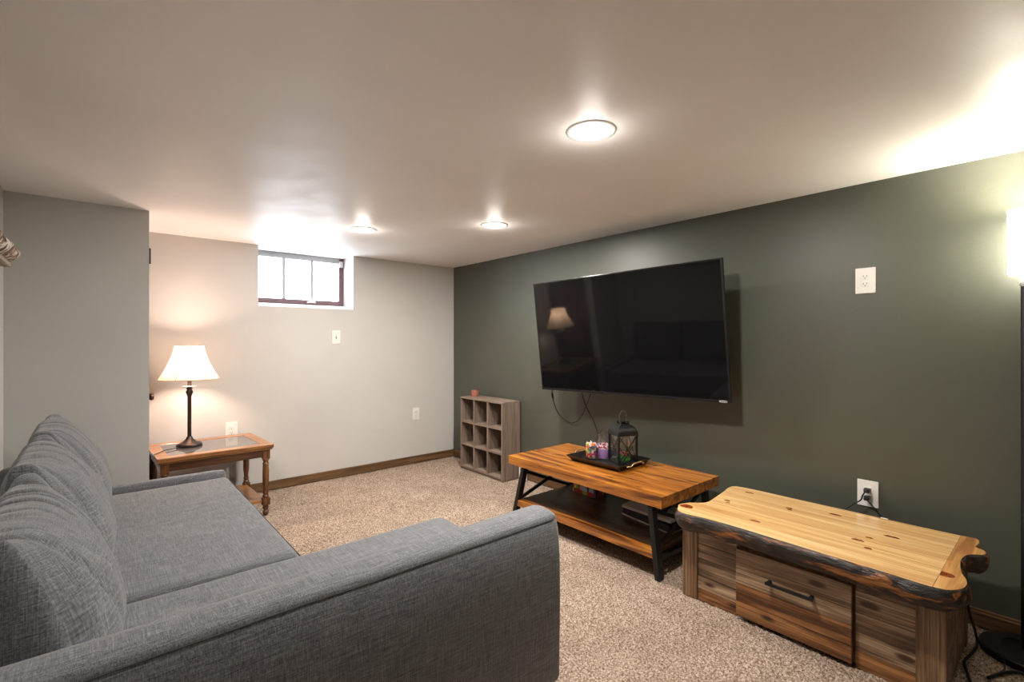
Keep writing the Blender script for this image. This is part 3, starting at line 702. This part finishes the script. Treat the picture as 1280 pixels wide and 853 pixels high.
# things on the lower shelf
m, nt, b = new_mat('printed_box_pattern'); v = coords(nt, (1, 1, 1))
sn = N(nt, 'ShaderNodeVectorMath', operation='SNAP'); L(nt, v, sn.inputs[0]); sn.inputs[1].default_value = (.024, .021, .030)
wn = N(nt, 'ShaderNodeTexWhiteNoise'); L(nt, sn.outputs[0], wn.inputs['Vector'])
c = ramp(nt, wn.outputs['Value'], [(0, (.45, .02, .02)), (.3, (.28, .42, .04)), (.45, (.5, .5, .52)), (.6, (.04, .06, .12)), (.7, (.6, .30, .05)), (.8, (.45, .03, .02)), (.92, (.6, .6, .2))], 'CONSTANT')
L(nt, c, b.inputs['Base Color']); b.inputs['Roughness'].default_value = .35; M['print'] = m
t = thing('game_box', 'colourful printed game box on the coffee table lower shelf', 'box', (2.758, 2.268, szt-.002))
obj('carton', Box(0, .14, 0, .225, 0, .16, .001), M['print'], t)
obj('label_panel', Box(-.0015, .001, .080, .150, .026, .15), plain('grey_print_panel', (.45, .45, .5), .4, var=.25), t, )
t = thing('game_console', 'grey-topped black console on the coffee table lower shelf', 'console', (0, 0, szt-.002))
poly = [(2.640, 1.945), (2.575, 1.55), (2.80, 1.535), (2.87, 1.90), (2.80, 1.96)]
cxy = Vector((2.72, 1.75))
sc_ = lambda k: [((cxy.x+(x-cxy.x)*k), (cxy.y+(y-cxy.y)*k)) for x, y in poly]
obj('lower_rim', prism(sc_(1.0), 0, .007), M['silver'], t)
obj('body', prism(sc_(.985), .007, .05), M['black_plastic'], t)
bm = prism(sc_(1.0), .046, .062)
for v_ in bm.verts: v_.co.z += .02*max(0, (1.95-v_.co.y)/.4)
obj('top_panel', bm, plain('warm_grey_plastic', (.52, .49, .47), .35), t)
t = thing('game_controller', 'grey and black game controller lying on the console', 'controller', (2.72, 1.66, szt+.078))
obj('controller_body', sphere(bmesh.new(), (0, 0, .018), .055, (.8, 1.0, .36), 3), M['black_plastic'], t, smooth=True)
for s in (-1, 1): obj('grip', sphere(bmesh.new(), (-.035, s*.055, .018), .035, (1.3, .6, .55), 3), plain('pale_grip', (.38, .38, .40), .4), t, smooth=True)
for s in (-1, 1): obj('thumb_stick', lathe(bmesh.new(), [(.004, .03), (.004, .042), (.009, .044), (.009, .048), (0, .049)], 14, (.0, s*.028, 0)), M['black_plastic'], t, angle=40)

# tray, jars, lantern
ty = thing('serving_tray', 'black rectangular tray with gold handles on the coffee table', 'tray', (0, 0, cz))
a0 = (2.527, 2.838, 1.897, 2.283); a1 = (2.495, 2.850, 1.865, 2.315)
bm = bmesh.new(); zr = .040
def ringv(r, z): return [bm.verts.new((r[0], r[2], z)), bm.verts.new((r[1], r[2], z)), bm.verts.new((r[1], r[3], z)), bm.verts.new((r[0], r[3], z))]
R = [ringv(a0, .0), ringv(a1, zr-.003), ringv(a1, zr), ringv((a1[0]+.004, a1[1]-.004, a1[2]+.004, a1[3]-.004), zr), ringv((a0[0]+.003, a0[1]-.003, a0[2]+.003, a0[3]-.003), .005)]
bm.faces.new(R[0][::-1]); bm.faces.new(R[-1])
for A, B in zip(R, R[1:]):
    for k in range(4): bm.faces.new((A[k], A[(k+1) % 4], B[(k+1) % 4], B[k]))
obj('tray_pan', bm, plain('black_tray_enamel', (.014, .013, .013), .3), ty)
M['gold'] = plain('pale_gold_metal', (.62, .47, .28), .35, .7)
for y, s in ((a1[2], -1), (a1[3], 1)):
    y_ = y+s*.002
    pts = [(2.585, y_-s*.006, .026), (2.592, y_+s*.012, .028), (2.61, y_+s*.016, .030), (2.625, y_+s*.02, .042), (2.67, y_+s*.022, .046), (2.715, y_+s*.02, .042), (2.73, y_+s*.016, .030), (2.748, y_+s*.012, .028), (2.755, y_-s*.006, .026)]
    obj('tray_handle', tube(bmesh.new(), pts, .0042, 8), M['gold'], ty, smooth=True)
ZT_ = cz+.0052
def jar(x, y, r, h, label, name='candle_jar'):
    t = thing(name, label, 'jar', (x, y, ZT_))
    obj('glass_jar', lathe(bmesh.new(), [(0, 0), (r*.92, 0), (r, .006), (r, h*.74), (r*.82, h*.84), (r*.80, h*.88), (r*.86, h*.90), (r*.86, h), (r*.80, h), (r*.78, h*.86), (r*.95, h*.72), (r*.95, .010), (0, .008)], 36), M['jar_glass'], t, smooth=True)
    return t
j1 = jar(2.645, 2.215, .040, .128, 'small glass jar filled with bright multicoloured wax pieces on the tray')
cols = {'pink_wax': (.75, .04, .16), 'lime_wax': (.50, .58, .16), 'blue_wax': (.16, .22, .42), 'white_wax': (.75, .65, .72), 'orange_wax': (.75, .20, .05), 'yellow_wax': (.72, .60, .20), 'teal_wax': (.10, .28, .26)}
cm = [plain(k, v_, .5) for k, v_ in cols.items()]
k = 0
for lv in range(6):
    for s in range(6):
        a = s*PI/3+lv*.5+random.random()*.3
        bm = Box(-.012, .012, -.008, .008, -.011, .011, .003, M=Matrix.Translation((.025*math.cos(a), .025*math.sin(a), .020+lv*.0165)) @ Matrix.Rotation(a, 4, 'Z') @ Matrix.Rotation(random.random()-.5, 4, 'X'))
        obj('wax_piece', bm, random.choice(cm), j1)
obj('wax_core', lathe(bmesh.new(), [(0, .010), (.018, .010), (.018, .105), (0, .108)], 16), cm[5], j1)
j2 = jar(2.712, 2.155, .049, .168, 'larger glass candle jar with lilac wax behind the small jar')
obj('candle_wax', lathe(bmesh.new(), [(0, .010), (.0455, .010), (.0455, .070), (0, .071)], 32), plain('lilac_wax', (.50, .26, .62), .45), j2, angle=40)
m, nt, b = new_mat('printed_jar_band'); v = coords(nt)
vo = N(nt, 'ShaderNodeTexVoronoi'); L(nt, v, vo.inputs['Vector']); vo.inputs['Scale'].default_value = 95
sp = N(nt, 'ShaderNodeSeparateColor'); L(nt, vo.outputs['Color'], sp.inputs[0])
c = ramp(nt, sp.outputs[0], [(0, (.85, .62, .72)), (.35, (.55, .02, .04)), (.65, (.05, .02, .03)), (.78, (.85, .7, .75))], 'CONSTANT'); L(nt, c, b.inputs['Base Color'])
obj('printed_band', lathe(bmesh.new(), [(.0495, .080), (.0497, .081), (.0497, .103), (.0495, .104)], 36), m, j2, smooth=True)
obj('wax_lip', lathe(bmesh.new(), [(0, .071), (.0455, .0705), (.0455, .078), (.03, .074), (0, .074)], 24), plain('pale_pink_wax', (.72, .52, .62), .45), j2, smooth=True)
obj('glass_lid', lathe(bmesh.new(), [(0, .168), (.044, .168), (.046, .172), (.040, .180), (.012, .186), (.012, .19), (.016, .198), (0, .202)], 28), M['jar_glass'], j2, smooth=True)

ln = thing('lantern', 'black metal lantern with crossed bars and ring handle on the tray', 'lantern', (2.731, 2.006, ZT_), math.radians(-25))
hs_ = .0735; lh = .198
obj('lantern_base', Box(-hs_, hs_, -hs_, hs_, 0, .012, .002), M['black_metal'], ln)
for a in (-1, 1):
    for b_ in (-1, 1): obj('corner_post', Box(a*hs_-.006*(a > 0)*2 if a > 0 else -hs_, a*hs_ if a > 0 else -hs_+.012, b_*hs_-.012 if b_ > 0 else -hs_, b_*hs_ if b_ > 0 else -hs_+.012, .01, lh, .001), M['black_metal'], ln)
for k in range(4):
    Mr = Matrix.Rotation(k*PI/2, 4, 'Z')
    bm = bmesh.new(); y_ = -hs_+.004
    bar(bm, (-hs_+.008, y_, .012), (hs_-.008, y_, lh-.006), .0055, .004, (0, 1, 0)); bar(bm, (hs_-.008, y_+.003, .012), (-hs_+.008, y_+.003, lh-.006), .0055, .004, (0, 1, 0))
    bmesh.ops.transform(bm, matrix=Mr, verts=bm.verts); obj('cross_bars', bm, M['black_metal'], ln)
    bm = Box(-hs_+.008, hs_-.008, y_+.006, y_+.008, .012, lh-.004); bmesh.ops.transform(bm, matrix=Mr, verts=bm.verts); obj('pane', bm, M['glass'], ln)
obj('top_frame', Box(-hs_-.002, hs_+.002, -hs_-.002, hs_+.002, lh-.006, lh+.008, .002), M['black_metal'], ln)
bm = bmesh.new(); RR = []
for i_ in range(9):
    f = i_/8; w_ = (hs_+.001)*(1-.62*(1-math.cos(f*PI/2))**1.0) if f < 1 else (hs_)*.38; z = lh+.006+.060*math.sin(f*PI/2)
    RR.append([bm.verts.new((sx_*w_, sy_*w_, z)) for sx_, sy_ in ((-1,-1), (1,-1), (1,1), (-1,1))])
for A, B in zip(RR, RR[1:]):
    for k in range(4): bm.faces.new((A[k], A[(k+1) % 4], B[(k+1) % 4], B[k]))
bm.faces.new(RR[-1]); bm.faces.new(RR[0][::-1])
obj('roof', bm, M['black_metal'], ln)
bm = Box(-.032, .032, -.032, .032, lh+.064, lh+.070, .001); box(bm, -.032, .032, -.032, .032, lh+.084, lh+.090, .001)
for a in (-1, 1):
    for b_ in (-1, 1): box(bm, a*.026-.005, a*.026+.005, b_*.026-.005, b_*.026+.005, lh+.068, lh+.086)
box(bm, -.012, .012, -.012, .012, lh+.068, lh+.086)
obj('vent_cap', bm, M['black_metal'], ln)
pts = [(.027*math.cos(a), 0, lh+.112+.044*math.sin(a)) for a in [(-.35*PI)+i_*(1.7*PI)/20 for i_ in range(21)]]
obj('ring_handle', tube(bmesh.new(), pts, .0018, 8, 2), plain('dull_steel_wire', (.16, .155, .15), .3, .6), ln, smooth=True)
# flowers inside
fa = thing('artificial_flowers', 'pink and orange artificial flowers with green leaves inside the lantern', 'flowers', (2.731, 2.006, ZT_+.0125))
gm = plain('leaf_green', (.05, .22, .035), .5, var=.4); M['petal_p'] = plain('pink_petal', (.72, .05, .22), .5); M['petal_o'] = plain('orange_petal', (.85, .22, .03), .5); M['petal_y'] = plain('yellow_centre', (.8, .5, .05), .5)
def leaf(bm, base, tip, w_):
    base, tip = Vector(base), Vector(tip); d = tip-base; s = d.cross(Vector((0, 0, 1)))
    if s.length < 1e-4: s = Vector((1, 0, 0))
    s.normalize(); mid = base+d*.5+Vector((0, 0, d.length*.18))
    v_ = [bm.verts.new(base), bm.verts.new(mid+s*w_), bm.verts.new(tip), bm.verts.new(mid-s*w_), bm.verts.new(mid-Vector((0, 0, .003)))]
    for f in ((0, 1, 4), (1, 2, 4), (2, 3, 4), (3, 0, 4)): bm.faces.new([v_[k] for k in f])
bm = bmesh.new()
for k in range(230):
    a = random.random()*2*PI; r = random.random()**.5*.048; z = random.random()*.03*(1-r/.07)
    leaf(bm, (r*math.cos(a), r*math.sin(a), z), (r*math.cos(a)+random.uniform(-.014, .014), r*math.sin(a)+random.uniform(-.014, .014), z+random.uniform(.006, .022)), .004)
tag(obj('leaves', bm, gm, fa), kind='stuff')
for (x, y, z, mt_) in ((-.022, .012, .045, 'petal_p'), (.022, -.010, .047, 'petal_o'), (-.004, -.024, .040, 'petal_p'), (.03, .022, .045, 'petal_o'), (0, .03, .05, 'petal_p')):
    bm = bmesh.new()
    for ring, n_, rad, up in ((0, 7, .017, .006), (1, 5, .011, .012)):
        for k in range(n_):
            a = 2*PI*k/n_+ring*.3; leaf(bm, (x, y, z), (x+rad*math.cos(a), y+rad*math.sin(a), z+up), .006)
    fo = obj('flower', bm, M[mt_], fa); obj('flower_centre', sphere(bmesh.new(), (x, y, z+.006), .0045, (1, 1, .8), 1), M['petal_y'], fo)
obj('stem_bundle', tube(bmesh.new(), [(0, 0, 0), (0, 0, .045)], .01, 8, 0), gm, fa)

# ------------------------------------------------------------------ log-topped chest
lc = thing('log_chest', 'rustic storage chest with live-edge pine top and one drawer', 'chest', (0, 0, 0))
cz_ = .45; X0, X1, Y0, Y1 = 2.285, 2.845, .287, 1.305; PW = .085
outline = [(2.248,1.309),(2.285,1.326),(2.325,1.320),(2.367,1.297),(2.424,1.250),(2.532,1.257),(2.662,1.273),(2.802,1.290),(2.838,1.212),(2.842,.989),(2.846,.733),(2.846,.508),(2.852,.316),(2.858,.262),(2.80,.249),(2.745,.256),(2.718,.226),(2.67,.222),(2.625,.262),(2.551,.276),(2.481,.272),(2.395,.259),(2.337,.240),(2.282,.236),(2.225,.250),(2.186,.300),(2.190,.432),(2.196,.611),(2.203,.820),(2.210,1.007),(2.205,1.138),(2.190,1.238),(2.205,1.285)]
sm = []
P_ = [Vector((*p, 0)) for p in outline]; n = len(P_)
for i_ in range(n):
    a, b_, c_, d_ = P_[i_-1], P_[i_], P_[(i_+1) % n], P_[(i_+2) % n]
    for k in range(3):
        t_ = k/3; r_ = .5*((2*b_)+(c_-a)*t_+(2*a-5*b_+4*c_-d_)*t_*t_+(3*b_-a-3*c_+d_)*t_**3); sm.append((r_.x, r_.y))
main = clip(sm, 1, .311, False)
xs_ = [2.1, 2.296, 2.385, 2.476, 2.566, 2.655, 2.745, 2.95]
for a, b_ in zip(xs_, xs_[1:]):
    pl_ = clip(clip(main, 0, a+.0015, False), 0, b_-.0015, True)
    if len(pl_) > 2:
        bm = prism(pl_, cz_-.030, cz_-random.random()*.0008); obj('top_plank', bm, M['pine'], lc)
obj('end_board', prism(clip(sm, 1, .3098, True), cz_-.030, cz_), M['pine_x'], lc)
# dark heartwood knots set in the top
kn_m = plain('dark_knot', (.20, .035, .006), .25, var=.3)
for (x, y, a, b_) in ((2.290, 1.285, .030, .022), (2.534, 1.189, .014, .008), (2.505, 1.172, .010, .006), (2.657, .930, .013, .009), (2.635, .92, .010, .006), (2.349, .969, .020, .006), (2.73, .748, .022, .009), (2.456, .590, .020, .008), (2.39, .540, .012, .008), (2.606, .504, .024, .008), (2.521, .565, .012, .006), (2.335, .302, .033, .026), (2.76, 1.17, .02, .006)):
    if y < .4: bm = prism(clip([(x+b_*.9*math.cos(k*PI/10), y+a*math.sin(k*PI/10)) for k in range(20)], 1, .309, True), cz_-.004, cz_+.0006)
    else: bm = prism([(x+b_*1.15*math.cos(k*PI/8)*(1+.12*math.sin(k*1.3)), y+a*1.15*math.sin(k*PI/8)*(1+.12*math.cos(k*1.2))) for k in range(16)], cz_-.004, cz_+.0006)
    obj('knot', bm, kn_m, lc)
# bark edge
dense = []
for i_ in range(len(sm)):
    a, b_ = Vector(sm[i_]), Vector(sm[(i_+1) % len(sm)]); nseg = max(1, int((b_-a).length/.010))
    for k in range(nseg): dense.append(a+(b_-a)*k/nseg)
nD = len(dense); area = sum(dense[i_].x*dense[(i_+1) % nD].y-dense[(i_+1) % nD].x*dense[i_].y for i_ in range(nD)); sg = 1 if area > 0 else -1
bm = bmesh.new(); rings = []
prof = [(-.006, -.004), (0, -.001), (.006, -.010), (.012, -.024), (.013, -.040), (.008, -.056), (-.002, -.072), (-.018, -.086), (-.03, -.080)]
for i_ in range(nD):
    tdir = (dense[(i_+2) % nD]-dense[i_-2]).normalized(); nn = Vector((tdir.y, -tdir.x))*sg; ring = []
    back = dense[i_].x > 2.79
    for k, (o_, z_) in enumerate(prof):
        w_ = noise.noise(Vector((dense[i_].x*14, dense[i_].y*14, z_*30)))*.009+noise.noise(Vector((dense[i_].x*45, dense[i_].y*45, z_*90)))*.0045 if k > 1 else 0
        if back: o_ = min(o_, 0); w_ = 0
        p = dense[i_]+nn*(o_+w_); zz_ = cz_+z_+(noise.noise(Vector((dense[i_].x*9, dense[i_].y*9, 3)))*.012 if k > 5 else 0)
        ring.append(bm.verts.new((p.x, p.y, zz_)))
    rings.append(ring)
for i_ in range(nD):
    A, B = rings[i_], rings[(i_+1) % nD]
    for k in range(len(prof)-1): bm.faces.new((A[k], B[k], B[k+1], A[k+1]))
bmesh.ops.recalc_face_normals(bm, faces=bm.faces[:])
obj('bark_edge', bm, M['bark'], lc, smooth=True)
# body
obj('corner_post', Box(X0, X0+.05, Y1-PW+.006, Y1, -.004, .385, .002), M['post_board'], lc)
obj('corner_post', Box(X0-.002, X0+.05, Y0, Y0+PW, -.004, .385, .002), M['post_board'], lc)
obj('corner_post', Box(X1-.05, X1, Y0, Y0+PW, -.004, .385, .002), M['post_board'], lc)
obj('corner_post', Box(X1-.05, X1, Y1-PW, Y1, -.004, .385, .002), M['post_board'], lc)
zl = [(-.004, .053, 'rust_board'), (.0535, .118, 'brown_board'), (.1185, .206, 'brown_board'), (.2065, .282, 'brown_board'), (.2825, .375, 'brown_board')]
for a, b_, m_ in zl: obj('front_board', Box(X0+.008, X0+.028, 1.030, Y1-PW+.006, a, b_-.0012, .0022), M[m_], lc)
zr_ = [(-.004, .066, 'rust_board'), (.0665, .139, 'brown_board'), (.1395, .217, 'brown_board'), (.2175, .305, 'brown_board'), (.3055, .375, 'brown_board')]
for a, b_, m_ in zr_: obj('front_board', Box(X0+.008, X0+.028, Y0+PW, .560, a, b_-.0012, .0022), M[m_], lc)
obj('top_rail', Box(X0+.010, X0+.030, .560, 1.030, .325, .385, .001), M['brown_board'], lc)
obj('side_board', Box(X0+.05, X1-.05, Y0+.006, Y0+.026, .0, .19, .0015), M['brown_board'], lc); obj('side_board', Box(X0+.05, X1-.05, Y0+.006, Y0+.026, .191, .38, .0015), M['brown_board'], lc)
obj('side_board', Box(X0+.05, X1-.05, Y1-.026, Y1-.006, .0, .19, .0015), M['brown_board'], lc); obj('side_board', Box(X0+.05, X1-.05, Y1-.026, Y1-.006, .191, .38, .0015), M['brown_board'], lc)
obj('front_backing', Box(X0+.03, X0+.04, Y0+.05, Y1-.05, .0, .38), M['post_board'], lc)
obj('back_panel', Box(X1-.02, X1-.005, Y0+PW, Y1-PW, .0, .38), M['brown_board'], lc)
obj('drawer_box', Box(X0+.042, X0+.45, .590, 1.005, .03, .30), M['brown_board'], lc)
dr = obj('drawer', Box(X0-.002, X0+.012, .5695, 1.0215, .020, .320, .001), M['brown_board'], lc)
for a, b_, m_ in ((.014, .083, 'rust_board'), (.0835, .166, 'rust_board'), (.1665, .232, 'brown_board'), (.2325, .325, 'brown_board')):
    obj('drawer_board', Box(X0-.017, X0-.001, .567, 1.024, a, b_-.0012, .0024), M[m_], dr)
bm = bmesh.new()
for y in (.705, .872): box(bm, X0-.048, X0-.016, y-.007, y+.007, .218, .232, .001)
box(bm, X0-.050, X0-.040, .694, .883, .219, .231, .001)
obj('handle', bm, M['black_metal'], dr)

# cords on the floor
c_ = obj('extension_cord', tube(bmesh.new(), [(2.555, .266, .335), (2.59, .262, .259), (2.65, .262, .198), (2.76, .262, .114), (2.85, .263, .040), (2.875, .262, .008), (2.807, .258, .006), (2.713, .270, .006), (2.654, .278, .006), (2.595, .268, .006), (2.495, .243, .006), (2.407, .221, .006), (2.2, .15, .006)], .005, 8), M['cord'], None, smooth=True)
tag(c_, 'black cord on the carpet beside the log chest', 'cord')

# ------------------------------------------------------------------ floor lamp
fl_ = thing('floor_lamp', 'tall black floor lamp with lit white cylinder shade at the right edge', 'lamp', (2.893, .117, 0))
obj('lamp_base', lathe(bmesh.new(), [(0, -.004), (.138, -.004), (.142, .004), (.142, .020), (.136, .026), (.05, .029), (.022, .032), (0, .033)], 48), M['black_metal'], fl_, angle=40)
obj('lamp_pole', lathe(bmesh.new(), [(.0165, .03), (.0165, 1.53)], 20), M['black_metal'], fl_, smooth=True)
obj('lamp_socket', lathe(bmesh.new(), [(.0165, 1.525), (.020, 1.53), (.020, 1.545), (.018, 1.547), (.020, 1.549), (.020, 1.575), (0, 1.576)], 24), M['silver'], fl_, angle=40)
M['opal'] = emit('lit_opal_glass', (1.0, .95, .78), 27.0)
obj('lamp_shade', lathe(bmesh.new(), [(0, 1.574), (.050, 1.574), (.056, 1.582), (.056, 1.843), (.053, 1.843), (.053, 1.60)], 36), M['opal'], fl_, angle=50)
l = bpy.data.lights.new('floor_lamp_bulb', 'POINT'); l.energy = P_FLOOR; l.color = COL_FLOOR; l.shadow_soft_size = .04
lo_ = bpy.data.objects.new('floor_lamp_bulb', l); COL.objects.link(lo_); lo_.parent = fl_; lo_.location = (0, 0, 1.80)
c_ = obj('power_cord', tube(bmesh.new(), [(2.946, .141, .036), (2.918, .169, .044), (2.873, .187, .048), (2.812, .188, .044), (2.752, .180, .034), (2.735, .17, .018), (2.70, .169, .006), (2.66, .18, .006)], .0032, 8), M['cord'], None, smooth=True)
adopt(c_, fl_)
c_ = obj('extension_cord', tube(bmesh.new(), [(2.588, .206, .006), (2.634, .187, .007), (2.68, .165, .007), (2.711, .139, .007), (2.721, .117, .007), (2.74, -.03, .007), (2.9, -.2, .007)], .0052, 8), M['cord'], None, smooth=True)
tag(c_, 'black cord end on the carpet in front of the floor lamp', 'cord')

# ------------------------------------------------------------------ birch log shelf on the left wall
t = thing('log_shelf', 'birch bark log shelf high on the left wall', 'shelf', (XL, 2.86, 1.66))
bm = bmesh.new(); rings = []; nn_ = 40
for i_ in range(nn_+1):
    y = -1.3*i_/nn_; ring = []
    for k in range(17):
        a = -PI/2+PI*k/16
        r = .5; x = .150*max(0, math.cos(a))**.6; z = .048*math.sin(a)
        w_ = noise.noise(Vector((x*20, y*14, z*40)))*.012
        e = 1 if i_ else .93
        ring.append(bm.verts.new((max(0, x*e+w_*(1 if x > .02 else 0)), y+(noise.noise(Vector((k*.7, 3, i_)))*.010 if i_ == 0 else 0), z*e+w_*.3)))
    rings.append(ring)
for A, B in zip(rings, rings[1:]):
    for k in range(16): bm.faces.new((A[k], A[k+1], B[k+1], B[k]))
    bm.faces.new((A[-1], A[0], B[0], B[-1]))
bm.faces.new(rings[0]); bm.faces.new(rings[-1][::-1]); bmesh.ops.recalc_face_normals(bm, faces=bm.faces[:])
obj('log_body', bm, M['birch'], t, smooth=True)
obj('flat_underside', Box(0, .125, -1.3, -.01, -.056, -.040, .002), wood('pale_sawn_wood', (.30, .22, .14), (.42, .33, .22), (.5, .4, .28), 'Y', .6), t)
